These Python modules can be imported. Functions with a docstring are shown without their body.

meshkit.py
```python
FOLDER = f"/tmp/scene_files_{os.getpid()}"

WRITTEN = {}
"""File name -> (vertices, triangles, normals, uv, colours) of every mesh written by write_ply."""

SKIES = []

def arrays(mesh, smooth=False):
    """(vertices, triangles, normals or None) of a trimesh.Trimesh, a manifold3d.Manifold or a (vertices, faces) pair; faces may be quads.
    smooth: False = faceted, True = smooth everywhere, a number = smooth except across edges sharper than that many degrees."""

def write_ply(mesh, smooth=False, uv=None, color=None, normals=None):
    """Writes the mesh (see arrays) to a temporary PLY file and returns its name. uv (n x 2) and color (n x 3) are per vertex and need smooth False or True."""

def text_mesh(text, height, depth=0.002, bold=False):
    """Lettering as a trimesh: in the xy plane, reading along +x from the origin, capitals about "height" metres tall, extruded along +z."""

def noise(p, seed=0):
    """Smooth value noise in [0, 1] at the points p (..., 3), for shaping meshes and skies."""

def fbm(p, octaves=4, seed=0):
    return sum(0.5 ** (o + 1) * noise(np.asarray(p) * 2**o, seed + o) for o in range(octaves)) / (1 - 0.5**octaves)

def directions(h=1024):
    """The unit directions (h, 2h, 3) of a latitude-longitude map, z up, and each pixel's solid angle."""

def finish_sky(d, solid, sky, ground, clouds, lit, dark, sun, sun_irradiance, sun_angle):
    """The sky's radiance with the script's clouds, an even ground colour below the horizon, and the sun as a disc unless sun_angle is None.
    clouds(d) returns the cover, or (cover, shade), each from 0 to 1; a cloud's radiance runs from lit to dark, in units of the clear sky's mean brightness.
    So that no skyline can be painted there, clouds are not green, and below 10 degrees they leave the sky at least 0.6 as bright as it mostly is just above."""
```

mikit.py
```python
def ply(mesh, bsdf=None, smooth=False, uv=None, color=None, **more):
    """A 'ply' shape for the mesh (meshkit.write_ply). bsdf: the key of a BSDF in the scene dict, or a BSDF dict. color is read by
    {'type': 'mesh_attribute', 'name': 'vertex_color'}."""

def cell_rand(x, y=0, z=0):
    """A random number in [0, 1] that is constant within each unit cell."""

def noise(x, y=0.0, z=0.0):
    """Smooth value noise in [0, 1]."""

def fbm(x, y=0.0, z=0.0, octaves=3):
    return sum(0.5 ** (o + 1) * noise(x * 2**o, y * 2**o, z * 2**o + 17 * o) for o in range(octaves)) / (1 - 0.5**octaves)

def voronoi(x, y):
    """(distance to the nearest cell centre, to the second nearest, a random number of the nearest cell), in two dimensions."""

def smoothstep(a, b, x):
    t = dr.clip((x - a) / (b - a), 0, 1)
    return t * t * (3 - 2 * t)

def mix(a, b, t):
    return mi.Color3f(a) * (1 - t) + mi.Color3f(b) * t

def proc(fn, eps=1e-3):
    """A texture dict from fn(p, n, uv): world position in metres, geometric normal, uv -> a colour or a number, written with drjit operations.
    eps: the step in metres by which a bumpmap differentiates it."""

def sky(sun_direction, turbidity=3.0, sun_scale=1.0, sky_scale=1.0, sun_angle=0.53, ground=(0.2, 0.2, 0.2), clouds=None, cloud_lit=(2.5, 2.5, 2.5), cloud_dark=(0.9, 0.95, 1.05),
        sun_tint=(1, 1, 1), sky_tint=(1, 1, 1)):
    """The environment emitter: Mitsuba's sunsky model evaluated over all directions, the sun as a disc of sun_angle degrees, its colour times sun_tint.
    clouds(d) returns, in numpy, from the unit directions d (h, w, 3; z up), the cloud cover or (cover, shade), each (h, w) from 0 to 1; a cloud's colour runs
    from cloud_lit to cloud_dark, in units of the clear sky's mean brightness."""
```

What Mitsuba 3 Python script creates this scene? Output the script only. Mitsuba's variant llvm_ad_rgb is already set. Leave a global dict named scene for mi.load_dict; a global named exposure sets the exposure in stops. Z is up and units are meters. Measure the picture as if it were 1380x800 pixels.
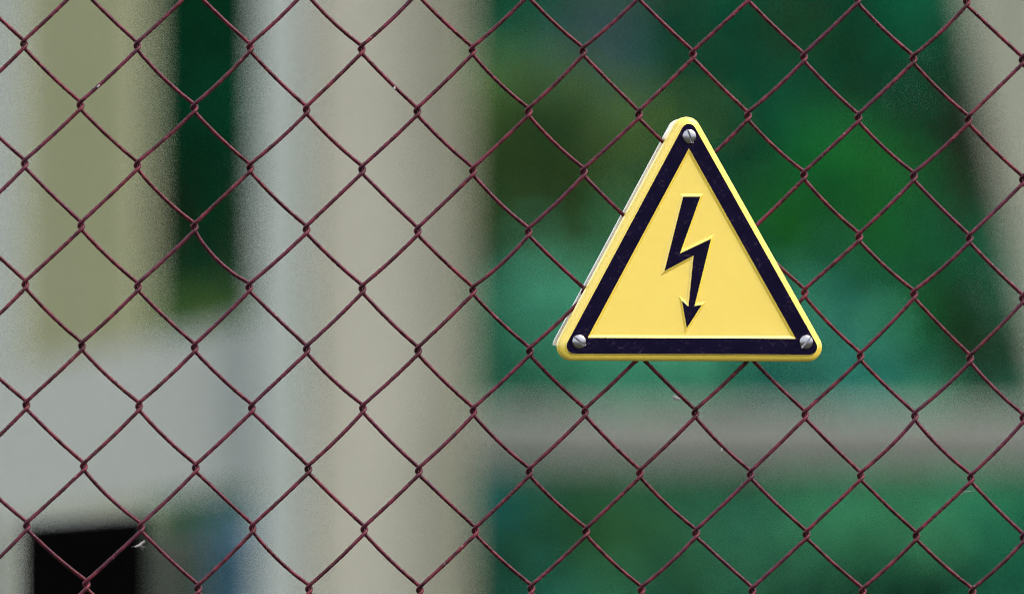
import math
import numpy as np
import trimesh
import mitsuba as mi
import mikit
import meshkit
from mikit import proc, noise, fbm, mix, smoothstep
import drjit as dr

T = mi.ScalarTransform4f
scene, labels = {}, {}

# ------------------------------------------------------------------ camera, sky, exposure
YAW, DIST, EYE = 0.26, 7.5, 1.5           # the camera looks along the yard, 15 degrees off the fence's normal
FWD = np.array([math.sin(YAW), math.cos(YAW), 0.0])
RGT = np.array([math.cos(YAW), -math.sin(YAW), 0.0])
CAM = np.array([0, 0, EYE]) - DIST * FWD
scene['camera'] = {'type': 'thinlens', 'fov': 4.8225, 'fov_axis': 'x', 'aperture_radius': 0.029, 'focus_distance': 7.5,
                   'near_clip': 0.1, 'far_clip': 600.0,
                   'to_world': T().look_at(origin=CAM.tolist(), target=[0, 0, EYE], up=[0, 0, 1])}
scene['daylight'] = mikit.sky([0.60, -0.36, 0.72], turbidity=3, sun_scale=0.36, sun_angle=42, clouds=lambda d: 1.0,
                              cloud_lit=(2.35, 2.5, 2.6), ground=(0.05, 0.06, 0.05))
exposure = 2.68


# ------------------------------------------------------------------ helpers
def yard(v):
    """Yard axes (a to the right, d away from the photographer's stand, z up) -> world."""
    v = np.asarray(v, float)
    out = CAM[None] * [1, 1, 0] + v[:, :1] * RGT + v[:, 1:2] * FWD
    out[:, 2] = v[:, 2]
    return out


def put(key, mesh, bsdf, smooth=False, in_yard=False, label=None, category=None, group=None, kind=None):
    if in_yard:
        mesh = mesh.copy()
        mesh.vertices = yard(mesh.vertices)
    scene[key] = mikit.ply(mesh, bsdf, smooth=smooth)
    if label or kind or category:
        say(key, label, category, group, kind)
    return key


def say(key, label=None, category=None, group=None, kind=None):
    labels[key] = {k: v for k, v in dict(label=label, category=category, group=group, kind=kind).items() if v}


def loft(loops, cap0=True, cap1=True, ring=False):
    """Closed mesh through loops of equal point count."""
    n = len(loops[0])
    v = np.vstack(loops)
    f = []
    k = len(loops)
    for s in range(k if ring else k - 1):
        a, b = s * n, ((s + 1) % k) * n
        for i in range(n):
            j = (i + 1) % n
            f += [[a + i, a + j, b + j], [a + i, b + j, b + i]]
    for on, s in ((cap0 and not ring, 0), (cap1 and not ring, k - 1)):
        if on:
            c = len(v)
            v = np.vstack([v, loops[s].mean(0)])
            f += [[s * n + i, s * n + (i + 1) % n, c] for i in range(n)]
    m = trimesh.Trimesh(v, np.array(f), process=True)
    m.fix_normals()
    return m


def box(lo, hi, bevel=0.004):
    """A box with chamfered edges."""
    lo, hi = np.array(lo, float), np.array(hi, float)
    b = min(bevel, 0.45 * (hi - lo).min())
    pts = []
    for sx in (0, 1):
        for sy in (0, 1):
            for sz in (0, 1):
                c = np.where([sx, sy, sz], hi, lo)
                s = np.where([sx, sy, sz], -b, b)
                for ax in range(3):
                    q = c + s
                    q[ax] = c[ax]
                    pts.append(q)
    return trimesh.convex.convex_hull(np.array(pts))


def hull(pts):
    return trimesh.convex.convex_hull(np.array(pts, float))


def bsdf(name, d):
    scene[name] = d
    return name


def two(d):
    return {'type': 'twosided', 'bsdf': d}


# ------------------------------------------------------------------ materials
def wire_col(p, n, uv):
    a = noise(p.x * 260, p.y * 260, p.z * 260)
    b = noise(p.x * 900, p.y * 900, p.z * 900)
    c = fbm(p.x * 14, p.y * 14, p.z * 14)
    col = mix([0.022, 0.0030, 0.007], [0.100, 0.0125, 0.028], smoothstep(0.3, 0.75, a))
    col = mix(col, [0.14, 0.042, 0.036], smoothstep(0.72, 0.86, b) * 0.6)
    col = mix(col, [0.016, 0.004, 0.006], smoothstep(0.70, 0.82, noise(p.x * 520 + 9, p.y * 520, p.z * 520)) * 0.8)
    col = mix(col, [0.050, 0.009, 0.026], smoothstep(0.45, 0.7, c) * 0.45)
    glint_specks = smoothstep(0.90, 0.97, noise(p.x * 640 + 31, p.y * 640, p.z * 640)) * smoothstep(0.5, 0.7, noise(p.x * 90, p.y * 90 + 7, p.z * 90))  # pale bare specks that also paint glints into the wire's colour
    return mix(col, [0.42, 0.34, 0.36], glint_specks * 0.8)


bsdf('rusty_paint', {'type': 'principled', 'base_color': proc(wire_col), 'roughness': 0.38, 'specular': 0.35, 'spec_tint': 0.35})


def yellow_col(p, n, uv):
    a = fbm(p.x * 40, p.y * 40, p.z * 40)
    col = mix([0.84, 0.630, 0.085], [0.86, 0.660, 0.105], a)
    return col


bsdf('sign_yellow', two({'type': 'principled', 'base_color': proc(yellow_col), 'roughness': 0.22, 'specular': 0.9, 'clearcoat': 1.0, 'clearcoat_gloss': 0.85}))


def black_col(p, n, uv):
    a = noise(p.x * 700, p.y * 700, p.z * 700)
    b = fbm(p.x * 120, p.y * 120, p.z * 120)
    col = mix([0.0025, 0.0015, 0.014], [0.007, 0.004, 0.028], b)
    col = mix(col, [0.060, 0.040, 0.070], smoothstep(0.60, 0.92, a) * smoothstep(0.30, 0.62, b) * 0.5)
    return col


bsdf('sign_black', two({'type': 'principled', 'base_color': proc(black_col), 'roughness': 0.35, 'specular': 0.06}))
bsdf('zinc', two({'type': 'principled', 'base_color': {'type': 'rgb', 'value': [0.44, 0.44, 0.50]}, 'metallic': 1.0, 'roughness': 0.3}))
bsdf('plate_aluminium', two({'type': 'principled', 'base_color': {'type': 'rgb', 'value': [0.86, 0.87, 0.93]}, 'metallic': 0.15, 'roughness': 0.35}))
bsdf('fluff_white', two({'type': 'diffuse', 'reflectance': {'type': 'rgb', 'value': [0.38, 0.38, 0.40]}}))


def concrete_col(lo, hi, stain, sc=3.0):
    def fn(p, n, uv):
        a = fbm(p.x * sc, p.y * sc, p.z * sc * 0.5, 4)
        b = fbm(p.x * 11 + 3, p.y * 11, p.z * 1.4, 3)
        col = mix(lo, hi, smoothstep(0.25, 0.75, a))
        col = mix(col, stain, smoothstep(0.5, 0.8, b) * 0.5)
        return col
    return proc(fn)


bsdf('concrete', two({'type': 'diffuse', 'reflectance': concrete_col([0.37, 0.365, 0.30], [0.43, 0.42, 0.355], [0.29, 0.28, 0.22])}))


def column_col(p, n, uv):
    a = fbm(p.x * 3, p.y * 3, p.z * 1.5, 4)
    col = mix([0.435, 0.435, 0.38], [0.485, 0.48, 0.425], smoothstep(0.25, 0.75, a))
    # shade of the column's right side, painted into its colour (its own position along the yard's right axis)
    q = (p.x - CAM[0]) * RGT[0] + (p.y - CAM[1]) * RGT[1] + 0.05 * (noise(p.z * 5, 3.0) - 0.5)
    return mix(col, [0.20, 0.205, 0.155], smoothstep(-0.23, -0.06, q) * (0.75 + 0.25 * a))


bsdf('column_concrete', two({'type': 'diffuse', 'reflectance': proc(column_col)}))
bsdf('parapet_render', two({'type': 'diffuse', 'reflectance': concrete_col([0.37, 0.405, 0.40], [0.43, 0.465, 0.46], [0.31, 0.345, 0.335])}))
bsdf('strut_concrete', two({'type': 'diffuse', 'reflectance': concrete_col([0.34, 0.36, 0.30], [0.40, 0.42, 0.36], [0.24, 0.26, 0.2])}))
bsdf('pale_paint', two({'type': 'roughplastic', 'diffuse_reflectance': concrete_col([0.44, 0.50, 0.49], [0.50, 0.55, 0.54], [0.40, 0.44, 0.43]), 'alpha': 0.3}))
bsdf('khaki_paint', two({'type': 'roughplastic', 'diffuse_reflectance': concrete_col([0.295, 0.32, 0.185], [0.335, 0.355, 0.22], [0.26, 0.285, 0.15], 2.0), 'alpha': 0.3}))
bsdf('grey_steel', two({'type': 'roughplastic', 'diffuse_reflectance': concrete_col([0.225, 0.245, 0.22], [0.265, 0.28, 0.255], [0.185, 0.215, 0.185], 2.0), 'alpha': 0.3}))
bsdf('black_paint', two({'type': 'diffuse', 'reflectance': {'type': 'rgb', 'value': [0.0022, 0.0022, 0.0024]}}))
bsdf('blue_paint', two({'type': 'roughplastic', 'diffuse_reflectance': {'type': 'rgb', 'value': [0.02, 0.10, 0.17]}, 'alpha': 0.25}))
bsdf('timber', two({'type': 'diffuse', 'reflectance': concrete_col([0.065, 0.080, 0.075], [0.090, 0.105, 0.098], [0.05, 0.06, 0.052], 8.0)}))
bsdf('bark', two({'type': 'diffuse', 'reflectance': concrete_col([0.06, 0.045, 0.03], [0.10, 0.08, 0.055], [0.04, 0.05, 0.03], 12.0)}))


def ground_col(p, n, uv):
    a = fbm(p.x * 0.8, p.y * 0.8, 0, 4)
    b = noise(p.x * 30, p.y * 30)
    return mix([0.035, 0.045, 0.02], [0.085, 0.075, 0.055], smoothstep(0.35, 0.65, a)) * (0.7 + 0.6 * b)


bsdf('ground_soil', two({'type': 'diffuse', 'reflectance': proc(ground_col)}))


bsdf('leaf', {'type': 'principledthin', 'base_color': {'type': 'mesh_attribute', 'name': 'vertex_color'}, 'roughness': 0.5, 'diff_trans': 0.7, 'spec_trans': 0.0})
SHADE = [0.007, 0.085, 0.036]
DARK, DEEP, GREEN, TEAL, OLIVE, BLUE = [0.014, 0.175, 0.082], [0.011, 0.150, 0.040], [0.030, 0.255, 0.150], [0.040, 0.205, 0.145], [0.060, 0.135, 0.045], [0.070, 0.14, 0.165]

# ------------------------------------------------------------------ ground
g = trimesh.Trimesh([[-300, -300, 0], [300, -300, 0], [300, 300, 0], [-300, 300, 0]], [[0, 1, 2], [0, 2, 3]])
put('ground', g, 'ground_soil', label='dark soil and short grass of the yard', kind='structure')

# ------------------------------------------------------------------ chain-link fence: one mesh per zigzag wire
# knots that stand off the regular lattice, in mm (x, z)
OFF = {(0, 0): (0.2, -0.7), (0, 2): (0.2, 0.1), (0, 4): (0.1, 0.2), (0, 6): (0.1, 0.4), (0, 8): (0.1, 0.5), (1, 1): (-0.2, -0.6), (1, 3): (-0.2, -0.3), (1, 5): (-0.2, -0.1), (1, 7): (0.5, 0.2), (1, 9): (1.6, 1.8), (2, 0): (0.3, -0.6), (2, 2): (0.0, 0.1), (2, 4): (-0.2, -0.2), (2, 6): (0.0, 0.4), (2, 8): (0.7, 0.2), (3, 1): (0.5, -1.0), (3, 3): (0.1, -0.2), (3, 5): (-0.2, -0.1), (3, 7): (0.0, 0.0), (3, 9): (1.0, 0.0), (4, 0): (0.5, -0.2), (4, 2): (0.0, -0.2), (4, 4): (-1.0, 0.3), (4, 6): (0.2, 0.1), (4, 8): (0.2, 0.3), (5, 1): (0.5, -1.0), (5, 3): (0.0, -0.6), (5, 5): (-0.3, -0.4), (5, 7): (0.2, -0.1), (5, 9): (0.2, 0.1), (6, 0): (0.3, -0.1), (6, 2): (0.1, -0.2), (6, 4): (-0.2, 0.3), (6, 6): (-0.4, 0.6), (6, 8): (0.0, -0.1), (7, 1): (0.0, -0.7), (7, 3): (-0.2, -0.5), (7, 5): (-0.5, -0.3), (7, 7): (-0.5, -0.6), (7, 9): (-0.3, -0.1), (8, 0): (0.0, 0.5), (8, 2): (-0.2, 0.0), (8, 4): (-0.7, 0.3), (8, 6): (-0.9, -0.3), (8, 8): (-0.2, -0.2), (9, 1): (0.1, 0.3), (9, 3): (-0.4, 0.1), (9, 5): (-0.1, 0.1), (9, 7): (-0.8, -0.4), (9, 9): (-0.1, 1.2), (10, 0): (-0.2, 1.3), (10, 2): (-0.2, 0.6), (10, 6): (-0.4, 0.0), (10, 8): (-0.2, -0.1), (11, 1): (-0.1, -0.2), (11, 7): (-0.9, -0.6), (11, 9): (-0.4, 0.8), (12, 0): (-0.5, 0.6), (12, 6): (-0.5, 0.0), (12, 8): (-0.5, -0.5), (13, 1): (-0.7, 0.1), (13, 7): (-0.5, -0.7), (13, 9): (0.2, 0.8), (14, 0): (0.3, 0.2), (14, 2): (-0.2, 0.7), (14, 4): (-0.2, 1.7), (14, 6): (-0.4, -0.2), (14, 8): (0.0, -0.8), (15, 1): (-0.1, 0.1), (15, 3): (-0.1, -0.2), (15, 5): (0.2, -0.5), (15, 7): (-0.1, -1.0), (15, 9): (0.7, 0.8), (16, 0): (0.4, 0.3), (16, 2): (0.2, 1.1), (16, 4): (-0.1, 1.6), (16, 6): (-0.1, -0.3), (16, 8): (0.4, -1.0), (17, 1): (0.7, 0.2), (17, 3): (0.7, -0.1), (17, 5): (0.7, -1.0), (17, 7): (0.7, -1.7), (17, 9): (1.2, 1.0), (18, 0): (0.6, 0.9), (18, 2): (0.4, 0.1), (18, 6): (-0.3, -0.8), (18, 8): (-0.6, -1.6)}
WIRE_R, HOOK, HALF = 0.00120, 0.00135, 0.0023      # wire radius, how far a bend passes the knot's centre, half the mesh's thickness


def knot(i, j):
    dx, dz = OFF.get((i, j), (0.0, 0.0))
    return np.array([-0.308304 + i * 0.0354 + j * 0.00024085 + dx * 1e-3, 0.0, EYE + 0.1553805 - i * 0.00045315 - j * 0.03686762 + dz * 1e-3])


SAG = {(3, 3): 3.2, (2, 2): 1.6, (4, 8): 1.7, (1, 7): 1.6}


def tube(c, r, sides, rng):
    t = np.gradient(c, axis=0)
    t /= np.linalg.norm(t, axis=1, keepdims=True)
    a = np.cross(t[0], [0, 1, 0])
    a /= np.linalg.norm(a)
    fr = np.empty_like(c)
    for k in range(len(c)):
        a = a - t[k] * (a @ t[k])
        a /= math.sqrt(a @ a)
        fr[k] = a
    b = np.cross(t, fr)
    ang = np.arange(sides) * 2 * np.pi / sides
    s = np.concatenate([[0], np.cumsum(np.linalg.norm(np.diff(c, axis=0), axis=1))])
    # paint dents and a faint drawn-wire twist
    q = np.stack(np.broadcast_arrays(s[:, None] * 420, np.cos(ang)[None] * 1.6 + rng.uniform(0, 50), np.sin(ang)[None] * 1.6), -1)
    rr = r * (0.92 + 0.16 * meshkit.noise(q, 3) + 0.14 * (meshkit.noise(q * [2.4, 1.5, 1.5], 8) - 0.5) + 0.035 * np.sin(ang[None] * 2 + s[:, None] * 1500))
    v = c[:, None] + rr[..., None] * (np.cos(ang)[None, :, None] * fr[:, None] + np.sin(ang)[None, :, None] * b[:, None])
    n = len(c)
    i, j = np.meshgrid(np.arange(n - 1), np.arange(sides), indexing='ij')
    f = np.stack([i * sides + j, i * sides + (j + 1) % sides, (i + 1) * sides + (j + 1) % sides, (i + 1) * sides + j], -1).reshape(-1, 4)
    f = np.vstack([f[:, [0, 1, 2]], f[:, [0, 2, 3]]])
    v = v.reshape(-1, 3)
    e0, e1 = len(v), len(v) + 1
    v = np.vstack([v, c[0], c[-1]])
    k = np.arange(sides)
    f = np.vstack([f, np.stack([(k + 1) % sides, k, k * 0 + e0], 1), np.stack([k + (n - 1) * sides, (k + 1) % sides + (n - 1) * sides, k * 0 + e1], 1)])
    return trimesh.Trimesh(v, f, process=False)


from scipy.interpolate import CubicSpline


def wire(k):
    rng = np.random.default_rng(500 + k)
    ctrl, fine = [], []
    j = -13
    while True:
        left = (k + j) % 2 == 0
        a = knot(k if left else k + 1, j)
        b = knot(k + 1 if left else k, j + 1)
        sx = 1 if left else -1
        y = HALF if left else -HALF            # from a left bend the wire runs down to the right behind, from a right bend down to the left in front
        sag = SAG.get((k, j), abs(rng.normal(0.75, 0.4)) if left else abs(rng.normal(0.5, 0.3))) * 1e-3
        p0, p1 = a + [-sx * HOOK, 0, 0], b + [sx * HOOK, 0, 0]
        q0, q1 = a + [sx * 0.0005, y, -0.0026], b + [-sx * 0.0005, y, 0.0026]
        d = q1 - q0
        m = [q0 + d * w + np.array([-sx * 0.6, 0, -0.8]) * sag * 4 * w * (1 - w) for w in (0.12, 0.3, 0.5, 0.7, 0.88)]
        ctrl += [p0, q0, *m, q1]
        fine += [0.31 > abs(a[2] - 0.018 - EYE)] * 8
        j += 1
        if b[2] < 0.02:
            break
    ctrl.append(p1)
    fine.append(False)
    c = np.array(ctrl)
    s = np.concatenate([[0], np.cumsum(np.linalg.norm(np.diff(c, axis=0), axis=1))])
    sp = CubicSpline(s, c)
    ts = np.concatenate([np.linspace(s[i], s[i + 1], (max(2, int((s[i + 1] - s[i]) / 0.0009)) if fine[i] and -1 <= k <= 20 else (3 if s[i + 1] - s[i] < 0.004 else 2)) + 1)[:-1] for i in range(len(s) - 1)] + [[s[-1]]])
    return tube(sp(ts), WIRE_R, 10 if -1 <= k <= 20 else 6, rng)


order = list(range(-1, 20)) + [-12 + i for i in range(11)] + list(range(20, 31))
for n_, k in enumerate(order):
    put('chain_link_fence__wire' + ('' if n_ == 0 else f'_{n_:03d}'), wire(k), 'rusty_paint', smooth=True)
say('chain_link_fence', 'rusty maroon chain-link fence of diamond wire mesh across the whole view', 'fence')

# ------------------------------------------------------------------ warning sign
Q = np.array([[0.10898, 1.60204], [0.03556, 1.46990], [0.18684, 1.46905]])      # corner centres: top, left, right (x, z)
CEN = Q.mean(0)


def tri(inset, r, t, m=14):
    """Rounded triangle: the corner triangle moved inward by inset, rounded by r, at t metres in front of the fence's plane."""
    pts = []
    for k in range(3):
        c, nx, pv = Q[k], Q[(k + 1) % 3], Q[(k - 1) % 3]
        e1, e0 = (nx - c) / np.linalg.norm(nx - c), (pv - c) / np.linalg.norm(pv - c)
        bis = e1 + e0
        bis /= np.linalg.norm(bis)
        half = math.acos(np.clip(e1 @ e0, -1, 1)) / 2
        o = c + bis * inset / math.sin(half)
        # counter-clockwise: the outward normal turns from that of edge (pv, c) to that of (c, nx)
        n0, n1 = np.array([-e0[1], e0[0]]), np.array([e1[1], -e1[0]])
        a0, a1 = math.atan2(n0[1], n0[0]), math.atan2(n1[1], n1[0])
        while a1 < a0:
            a1 += 2 * math.pi
        for a in np.linspace(a0, a1, m):
            pts.append(o + r * np.array([math.cos(a), math.sin(a)]))
        n_edge = 8
        for w in np.arange(1, n_edge) / n_edge:                      # points along the straight edge, placed afterwards
            pts.append(None)
    # fill the edges
    P = list(pts)
    N = len(P)
    i = 0
    while i < N:
        if P[i] is None:
            i0 = i - 1
            i1 = i
            while P[i1 % N] is None:
                i1 += 1
            for q in range(i, i1):
                w = (q - i0) / (i1 - i0)
                P[q] = P[i0] * (1 - w) + P[i1 % N] * w
            i = i1
        i += 1
    P = np.array(P)
    return np.stack([P[:, 0], np.full(len(P), -t), P[:, 1]], 1)


mm = 1e-3
plate = loft([tri(0, 7.6 * mm, 6.3 * mm), tri(0, 8.7 * mm, 6.4 * mm), tri(0, 9.1 * mm, 7.0 * mm), tri(0, 9.15 * mm, 9.8 * mm), tri(0, 9.08 * mm, 11.0 * mm),
              tri(0, 8.8 * mm, 12.0 * mm), tri(0, 8.25 * mm, 12.8 * mm), tri(0, 7.4 * mm, 13.4 * mm), tri(0, 6.4 * mm, 13.8 * mm), tri(0, 5.85 * mm, 13.9 * mm),
              tri(0, 5.6 * mm, 14.0 * mm), tri(0, 5.1 * mm, 14.9 * mm), tri(0, 4.9 * mm, 15.1 * mm), tri(0, 4.8 * mm, 15.2 * mm),
              tri(5.4 * mm, 0.4 * mm, 15.2 * mm), tri(5.62 * mm, 0.4 * mm, 15.1 * mm), tri(7.0 * mm, 0.4 * mm, 14.15 * mm), tri(7.35 * mm, 0.4 * mm, 14.0 * mm)])
put('warning_sign__plate', plate, 'sign_yellow', smooth=50)
band = loft([tri(0, 4.75 * mm, 15.1 * mm), tri(0, 4.75 * mm, 15.23 * mm), tri(0, 4.68 * mm, 15.26 * mm), tri(5.35 * mm, 0.35 * mm, 15.26 * mm), tri(5.42 * mm, 0.35 * mm, 15.23 * mm), tri(5.42 * mm, 0.35 * mm, 15.1 * mm)], ring=True)
put('warning_sign__border', band, 'sign_black', smooth=40)

BOLT = np.array([(0.10508, 1.56235), (0.11704, 1.56238), (0.10394, 1.52751), (0.12395, 1.5367), (0.11322, 1.49496), (0.11823, 1.49564),
                 (0.10751, 1.47983), (0.10417, 1.49862), (0.10846, 1.49496), (0.11156, 1.52476), (0.09275, 1.51512)])[::-1]


def mitre(p, off):
    a, b = np.roll(p, 1, 0), np.roll(p, -1, 0)
    e0, e1 = p - a, b - p
    e0 /= np.linalg.norm(e0, axis=1, keepdims=True)
    e1 /= np.linalg.norm(e1, axis=1, keepdims=True)
    n0, n1 = np.stack([e0[:, 1], -e0[:, 0]], 1), np.stack([e1[:, 1], -e1[:, 0]], 1)
    bis = n0 + n1
    k = np.minimum(1 / np.maximum(1e-6, (1 + (n0 * n1).sum(1)) / 2), 6.0)
    return p + off * bis / 2 * k[:, None]


def bolt_mesh(steps):
    loops = [np.stack([q[:, 0], np.full(len(q), -t), q[:, 1]], 1) for q, t in ((mitre(BOLT, o), t) for o, t in steps)]
    n, k = len(BOLT), len(loops)
    m = loft(loops, False, False)
    tr = trimesh.creation.triangulate_polygon(__import__('shapely').Polygon(mitre(BOLT, steps[-1][0])), engine='earcut')
    top = trimesh.Trimesh(np.stack([tr[0][:, 0], np.full(len(tr[0]), -steps[-1][1]), tr[0][:, 1]], 1), tr[1], process=False)
    if top.face_normals[:, 1].mean() > 0:
        top.invert()
    if (m.face_normals * (m.triangles_center - m.centroid)).sum() < 0:
        m.invert()
    return trimesh.util.concatenate([m, top])


put('warning_sign__lightning_symbol', bolt_mesh([(-0.45 * mm, 14.9 * mm), (-0.45 * mm, 15.17 * mm), (-0.52 * mm, 15.2 * mm)]), 'sign_black')
put('warning_sign__lightning_symbol__raised_edge', bolt_mesh([(1.35 * mm, 13.95 * mm), (1.1 * mm, 14.1 * mm), (0.0 * mm, 14.95 * mm), (-0.3 * mm, 15.1 * mm)]), 'sign_yellow')


def screw(x, z, ang, R=4.5 * mm):
    """Domed slotted head with a slight burr at the slot's mouth, its shank through the sign."""
    prof = [(0.0, -12 * mm), (1.9 * mm, -12 * mm), (1.9 * mm, -0.1 * mm), (R * 0.97, -0.1 * mm), (R, 0.25 * mm), (R * 0.985, 0.8 * mm)]
    for w in np.linspace(0.12, 1, 9):
        prof.append((R * 0.97 * math.cos(w * math.pi / 2), 0.9 * mm + 1.5 * mm * math.sin(w * math.pi / 2)))
    prof[-1] = (0.0, 2.4 * mm)
    h = trimesh.creation.revolve(np.array(prof), sections=40)
    cut = trimesh.creation.box([1.15 * mm, 3 * R, 2.6 * mm])
    cut.apply_translation([0, 0, 1.75 * mm])
    h.fix_normals()
    try:
        h = trimesh.boolean.difference([h, cut], engine='manifold')
    except Exception as e:
        print('slot', e)
    burr = trimesh.creation.icosphere(1, 0.55 * mm)
    burr.apply_scale([0.9, 1.3, 0.7])
    burr.apply_translation([0.75 * mm, -R * 0.98, 0.85 * mm])
    h = trimesh.util.concatenate([h, burr])
    h.apply_transform(trimesh.transformations.rotation_matrix(ang, [0, 0, 1]))
    # local z -> world -y (towards the viewer), local y -> up
    h.vertices = np.stack([x + h.vertices[:, 0], -15.26 * mm - h.vertices[:, 2], z + h.vertices[:, 1]], 1)
    return h


put('warning_sign__screw', screw(0.10913, 1.59918, math.radians(20)), 'zinc', smooth=35, label='slotted screw at the top corner of the yellow sign')
put('warning_sign__screw_001', screw(0.03856, 1.47255, math.radians(52)), 'zinc', smooth=35, label='slotted screw at the lower left corner of the yellow sign')
put('warning_sign__screw_002', screw(0.18434, 1.47223, math.radians(-42)), 'zinc', smooth=35, label='slotted screw at the lower right corner of the yellow sign')
back = loft([tri(0, r * mm, -t * mm) for r, t in ((7.5, 5.2), (7.8, 5.3), (7.9, 5.5), (7.9, 6.5), (7.6, 6.8))])
back = trimesh.intersections.slice_mesh_plane(back, [0.25, 0, 1], [0.0266, 0, 1.4705], cap=True, engine='earcut')
put('warning_sign__backing_plate', back, 'plate_aluminium', smooth=35, label='pale metal clamping plate behind the mesh')
tab = hull([[x, y, z] for x, z in ((0.0978, 1.5988), (0.1000, 1.6015), (0.1030, 1.6040), (0.1060, 1.6040), (0.1060, 1.5950), (0.1005, 1.5957)) for y in (0.0040, 0.0051)])
put('warning_sign__backing_plate__tab', tab, 'plate_aluminium')
say('warning_sign', 'yellow triangular high voltage warning sign with black lightning arrow screwed to the fence', 'sign')

# ------------------------------------------------------------------ bits of plant fluff caught on the wires


def fluff(x, y, z, size, seed, axis, ratio, fibres):
    """A soft matted wisp (noise-shaped) drawn out along axis, with a few fine fibres."""
    rng = np.random.default_rng(seed)
    axis = np.array(axis, float) / np.linalg.norm(axis)
    m = trimesh.creation.icosphere(3, 1.0)
    v = m.vertices * (0.55 + 0.9 * meshkit.fbm(m.vertices * 1.7 + seed, 3, seed)[:, None])
    along = v @ axis
    v = v * ratio + np.outer(along, axis) * (1 - ratio)
    v += np.outer(along ** 2, [0.12, 0.0, 0.22])
    m.vertices = v * size + [x, y, z]
    ms = [m]
    for k in range(fibres):
        d = axis * rng.choice([-1, 1]) + rng.normal(size=3) * 0.55
        d /= np.linalg.norm(d)
        side = np.cross(d, rng.normal(size=3))
        side /= np.linalg.norm(side)
        L = size * rng.uniform(0.7, 1.35)
        w = np.linspace(0, 1, 6)[:, None]
        c = np.array([x, y, z]) + d * L * w + side * L * 0.35 * w ** 2
        ms.append(tube(c, 0.00007, 4, rng))
    return trimesh.util.concatenate(ms)


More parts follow.
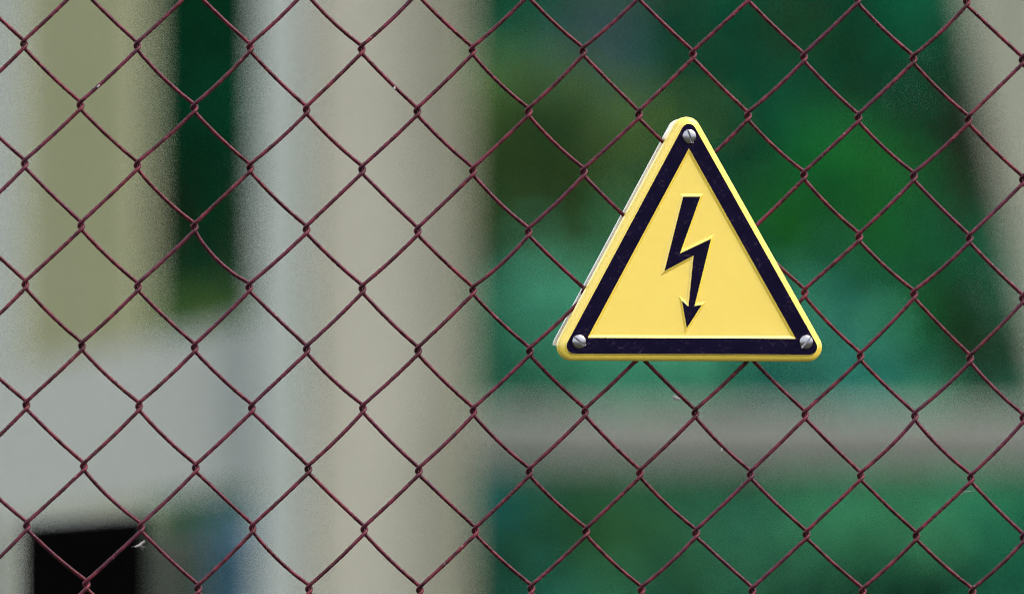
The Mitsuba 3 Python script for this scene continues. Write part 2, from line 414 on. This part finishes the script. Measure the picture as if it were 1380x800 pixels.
FL = [((0.1052, 0.0010, 1.4374), 0.0026, (1, 0, -.35), 0.5, 12, 'tuft of white plant fluff on the wire just below the sign'),
      ((-0.2372, -0.0040, 1.3484), 0.0034, (1, 0, .6), 0.2, 12, 'tuft of grey fluff on the wire in front of the black post'),
      ((-0.0752, -0.0005, 1.6280), 0.0013, (.3, 0, 1), 0.6, 5, 'white speck of fluff on the wire in front of the concrete column'),
      ((-0.2628, -0.0042, 1.6284), 0.0010, (1, 0, 1), 0.6, 4, 'white speck of fluff on the wire at top left before the khaki cabinet'),
      ((0.1345, 0.0010, 1.4052), 0.0014, (.6, 0, 1), 0.3, 3, 'faint tuft of fluff below the sign in front of the grey rail'),
      ((0.2930, 0.0005, 1.3790), 0.0040, (1, 0, -.1), 0.05, 3, 'thin pale thread on the wire at lower right')]
for q, (c, sz_, ax_, ra_, nf, lab) in enumerate(FL):
    put('plant_fluff' + ('' if q == 0 else f'_{q:03d}'), fluff(*c, sz_, 70 + q, ax_, ra_, nf), 'fluff_white', smooth=True, label=lab, category='plant fluff', group='bits of fluff caught on the fence')

# ------------------------------------------------------------------ yard behind the fence (yard axes: a, d, z)
# concrete column with shade painted into its right third, and a pale channel added as its lit left side
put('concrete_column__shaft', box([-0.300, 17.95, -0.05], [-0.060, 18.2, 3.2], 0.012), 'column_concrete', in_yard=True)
put('concrete_column__cap', box([-0.32, 17.93, 3.203], [-0.035, 18.22, 3.28], 0.012), 'concrete', in_yard=True)
say('concrete_column', 'thick pale beige concrete column with shade painted into its right side, blurred behind the fence left of the sign', 'column')
put('lit_side_channel__web', box([-0.378, 17.90, -0.05], [-0.303, 17.908, 3.25], 0.003), 'pale_paint', in_yard=True)
put('lit_side_channel__flange', box([-0.378, 17.910, -0.05], [-0.370, 17.97, 3.25], 0.003), 'pale_paint', in_yard=True)
put('lit_side_channel__flange_001', box([-0.312, 17.910, -0.05], [-0.304, 17.97, 3.25], 0.003), 'pale_paint', in_yard=True)
say('lit_side_channel', 'pale bluish grey channel added as the lit left side of the concrete column', 'post')
put('pale_post', box([-1.02, 18.45, -0.05], [-0.757, 18.75, 3.2], 0.012), 'pale_paint', in_yard=True, label='pale grey painted post at the far left edge behind the fence', category='post')

# sloping parapet between the two
pts = []
for d in (17.93, 18.08):
    pts += [[-1.10, d, 1.313], [-0.381, d, 1.469], [-1.10, d, 1.113], [-0.381, d, 1.221]]
put('sloping_parapet', hull(pts), 'parapet_render', in_yard=True, label='pale grey sloping parapet beam running up to the concrete column', category='parapet')

# khaki electrical cabinet
put('electrical_cabinet__body', box([-1.46, 22.02, 0.12], [-0.668, 22.5, 2.3], 0.01), 'khaki_paint', in_yard=True)
put('electrical_cabinet__door', box([-1.42, 21.995, 0.2], [-0.715, 22.017, 2.2], 0.006), 'khaki_paint', in_yard=True)
put('electrical_cabinet__roof', box([-1.51, 21.94, 2.303], [-0.625, 22.55, 2.36], 0.01), 'khaki_paint', in_yard=True)
put('electrical_cabinet__plinth', box([-1.44, 22.04, -0.05], [-0.69, 22.48, 0.117], 0.01), 'concrete', in_yard=True)
say('electrical_cabinet', 'tall khaki green steel cabinet behind the fence at upper left', 'cabinet')

# black steel post near the fence
put('black_post', hull([[a, d, z] for a, zt in ((-0.434, 1.296), (-0.430, 1.299), (-0.329, 1.307), (-0.325, 1.304)) for d in (10.76, 10.84) for z in (-0.05, zt)]), 'black_paint', in_yard=True,
    label='black square steel post with flat top close behind the fence at lower left', category='post')

put('timber_post', box([-0.617, 19.0, -0.05], [-0.497, 19.1, 1.14], 0.012), 'timber', in_yard=True, label='weathered grey brown timber post below the sloping parapet', category='post')
pipe = trimesh.creation.cylinder(0.074, 1.10, sections=32)
pipe.apply_translation([-0.447, 21.0, 0.5])
put('blue_standpipe__pipe', pipe, 'blue_paint', smooth=40, in_yard=True)
pc = trimesh.creation.revolve(np.array([[0, 1.053], [0.082, 1.053], [0.084, 1.06], [0.084, 1.10], [0.07, 1.118], [0.03, 1.126], [0, 1.128]]), sections=32)
pc.apply_translation([-0.447, 21.0, 0])
put('blue_standpipe__cap', pc, 'blue_paint', smooth=40, in_yard=True)
say('blue_standpipe', 'dark blue capped standpipe between the timber post and the concrete column', 'pipe')

# grey guard rail and leaning strut on the right
put('guard_rail__rail', box([-0.6, 22.0, 1.183], [2.6, 22.06, 1.297], 0.015), 'grey_steel', in_yard=True)
for q, a in enumerate((-0.33, 1.55, 2.5)):
    put('guard_rail__post' + ('' if q == 0 else f'_{q:03d}'), box([a, 22.063, -0.05], [a + 0.09, 22.14, 1.30], 0.008), 'grey_steel', in_yard=True)
say('guard_rail', 'blurred grey horizontal guard rail in front of the shrubs below the sign', 'rail')
pts = []
for z, a in ((-0.05, 1.155), (3.0, 0.541)):
    for d in (19.95, 20.15):
        for da in (0, 0.2):
            pts.append([a + da, d, z])
put('leaning_strut', hull(pts), 'strut_concrete', in_yard=True, label='pale leaning concrete strut at the right edge behind the fence', category='strut')

# ------------------------------------------------------------------ shrubs and trees


def leaves(rng, pts, size, spread=1.0):
    """Folded pointed leaves at pts, pointing about and drooping."""
    n = len(pts)
    d = rng.normal(size=(n, 3)) * [1, 1, 0.5] - [0, 0, 0.25]
    d /= np.linalg.norm(d, axis=1, keepdims=True)
    up = rng.normal(size=(n, 3)) * 0.6 + [0, 0, 1]
    s = np.cross(d, up)
    s /= np.linalg.norm(s, axis=1, keepdims=True)
    u = np.cross(s, d)
    L = size * rng.uniform(0.6, 1.25, (n, 1))
    W = L * rng.uniform(0.38, 0.55, (n, 1)) / 2 * 1.3
    v = np.stack([pts, pts + d * L * 0.45 + s * W + u * W * 0.35, pts + d * L, pts + d * L * 0.45 - s * W + u * W * 0.35, pts + d * L * 0.5], 1)
    f = np.array([[0, 4, 1], [1, 4, 2], [0, 3, 4], [3, 2, 4]])
    return v.reshape(-1, 3), (f[None] + 5 * np.arange(n)[:, None, None]).reshape(-1, 3)


def plant(key, a, d, h, rad, z0, n_clumps, per, size, mat, seed, label, category, group=None, clump=0.2):
    """Trunk and limbs (one mesh) and a crown of leaf clumps from z0 to h."""
    rng = np.random.default_rng(seed)
    cen = []
    while len(cen) < n_clumps:
        p = rng.uniform(-1, 1, 3)
        r = np.linalg.norm(p)
        if 0.25 < r < 1:
            cen.append(p)
    cen = np.array(cen) * [rad, rad * 0.8, (h - z0) / 2] + [a, d, (h + z0) / 2]
    cen += rng.normal(0, 0.06, cen.shape)
    sz = rng.uniform(0.6, 1.35, n_clumps) * clump
    pts = np.vstack([c + rng.normal(size=(per, 3)) * s * [0.6, 0.6, 0.5] for c, s in zip(cen, sz)])
    keep = pts[:, 2] > 0.03
    pts = pts[keep]
    v, f = leaves(rng, pts, size)
    # clumps differ in leaf colour (older and younger growth); leaves of a clump roughly share a facing
    tone = np.repeat(np.exp(rng.normal(0, 0.45, n_clumps)), per)[keep]
    warm = np.repeat(rng.normal(0, 0.25, n_clumps), per)[keep]
    col = np.array(mat)[None] * (tone * np.exp(rng.normal(0, 0.15, len(tone))))[:, None] * np.stack([1 + warm, 1 + 0 * warm, 1 - warm], 1)
    col = np.clip(np.repeat(col, 5, axis=0), 0.002, 0.6)
    out = (pts - [a, d, (h + z0) / 2]) / [rad, rad * 0.8, (h - z0) / 2]
    out = out * 0.22 + [0, -0.9, 0.35] + rng.normal(0, 0.10, out.shape)
    out /= np.linalg.norm(out, axis=1, keepdims=True)
    nrm = np.repeat(yard(out) - yard([[0, 0, 0]]), 5, axis=0)
    path = meshkit.write_ply((yard(v), f), True, color=col, normals=nrm)
    scene[key + '__crown'] = {'type': 'ply', 'filename': path, 'face_normals': False, 'bsdf': {'type': 'ref', 'id': 'leaf'}}
    limbs = []
    for c in cen[: max(5, n_clumps // 3)]:
        t = np.linspace(0, 1, 7)[:, None]
        root = np.array([a, d, -0.05])
        mid = np.array([a + (c[0] - a) * 0.25, d + (c[1] - d) * 0.25, z0 + (c[2] - z0) * 0.3])
        cur = root * (1 - t) ** 2 + mid * 2 * t * (1 - t) + c * t ** 2
        rr = (0.02 + 0.012 * h) * (1 - 0.85 * t[:, 0]) * 0.6
        ms = tube(cur, 1.0, 6, rng)
        vv = ms.vertices.copy()
        ring = np.repeat(np.arange(7), 6)
        ctr = np.vstack([np.repeat(cur, 6, axis=0), cur[:1], cur[-1:]])
        sc = np.concatenate([np.repeat(rr, 6), [0, 0]])
        ms.vertices = ctr + (vv - ctr) * sc[:, None]
        limbs.append(ms)
    put(key + '__trunk', trimesh.util.concatenate(limbs), 'bark', in_yard=True)
    say(key, label, category, group)


G1, G2 = 'shrubs behind the fence', 'trees behind the shrubs'
plant('tree', 1.32, 36, 5.2, 0.95, 0.5, 60, 150, 0.10, DARK, 1, 'deep green leafy tree at upper right behind the leaning strut', 'tree', G2, 0.26)
plant('tree_001', 0.42, 38, 5.0, 1.15, 0.6, 80, 150, 0.10, GREEN, 2, 'mid green leafy tree above the sign', 'tree', G2, 0.3)
plant('tree_002', -1.15, 35, 4.6, 0.9, 0.4, 60, 150, 0.10, SHADE, 3, 'dark green tree showing between the khaki cabinet and the concrete column', 'tree', G2, 0.26)
plant('tree_003', 0.19, 34, 2.42, 0.2, 1.95, 7, 70, 0.07, BLUE, 9, 'small blue grey leafed sapling added for a sky gap above and left of the sign', 'tree', G2, 0.09)  # bluish leaves added to stand for sky between the crowns
plant('shrub', 0.09, 31, 2.02, 0.24, 1.5, 14, 90, 0.07, OLIVE, 4, 'olive green shrub between the concrete column and the sign', 'shrub', G1, 0.14)
plant('shrub_001', 0.75, 30, 1.50, 0.75, 0.15, 60, 120, 0.08, TEAL, 5, 'blue green shrub level with the foot of the sign', 'shrub', G1, 0.17)
plant('shrub_002', 0.0, 29, 1.5, 0.55, 0.1, 46, 120, 0.08, TEAL, 6, 'blue green shrub low beside the concrete column', 'shrub', G1, 0.17)
plant('shrub_003', 1.75, 28.5, 1.42, 0.6, 0.1, 46, 120, 0.08, GREEN, 7, 'green shrub at lower right below the guard rail', 'shrub', G1, 0.17)
plant('shrub_004', -0.95, 30, 1.58, 0.5, 0.1, 40, 120, 0.08, [0.040, 0.085, 0.026], 8, 'low olive shrub between cabinet and column above the parapet', 'shrub', G1, 0.17)
plant('shrub_006', -0.62, 24.5, 1.24, 0.3, 0.1, 34, 110, 0.06, SHADE, 11, 'low dark shrub added for the shade under the sloping parapet behind the timber post', 'shrub', G1, 0.13)  # dark leaves added to stand for the shade beneath the parapet
plant('shrub_005', 0.85, 32, 1.95, 0.22, 1.35, 12, 90, 0.08, DEEP, 10, 'vivid green shrub behind the right edge of the sign', 'shrub', G1, 0.13)
for q, (a, d, h) in enumerate(((-4.2, 47, 7.0), (-1.6, 50, 7.5), (1.2, 48, 7.2), (3.9, 51, 7.6))):
    plant(f'tree_{q + 4:03d}', a, d, h, 2.0, 0.1, 120, 190, 0.16, DARK, 20 + q, ('tall dark tree far back, leftmost of the four behind the cabinet', 'tall dark tree far back behind the concrete column', 'tall dark tree far back straight behind the warning sign', 'tall dark tree far back, rightmost of the four behind the leaning strut')[q], 'tree', 'tall dark trees far back', 0.5)
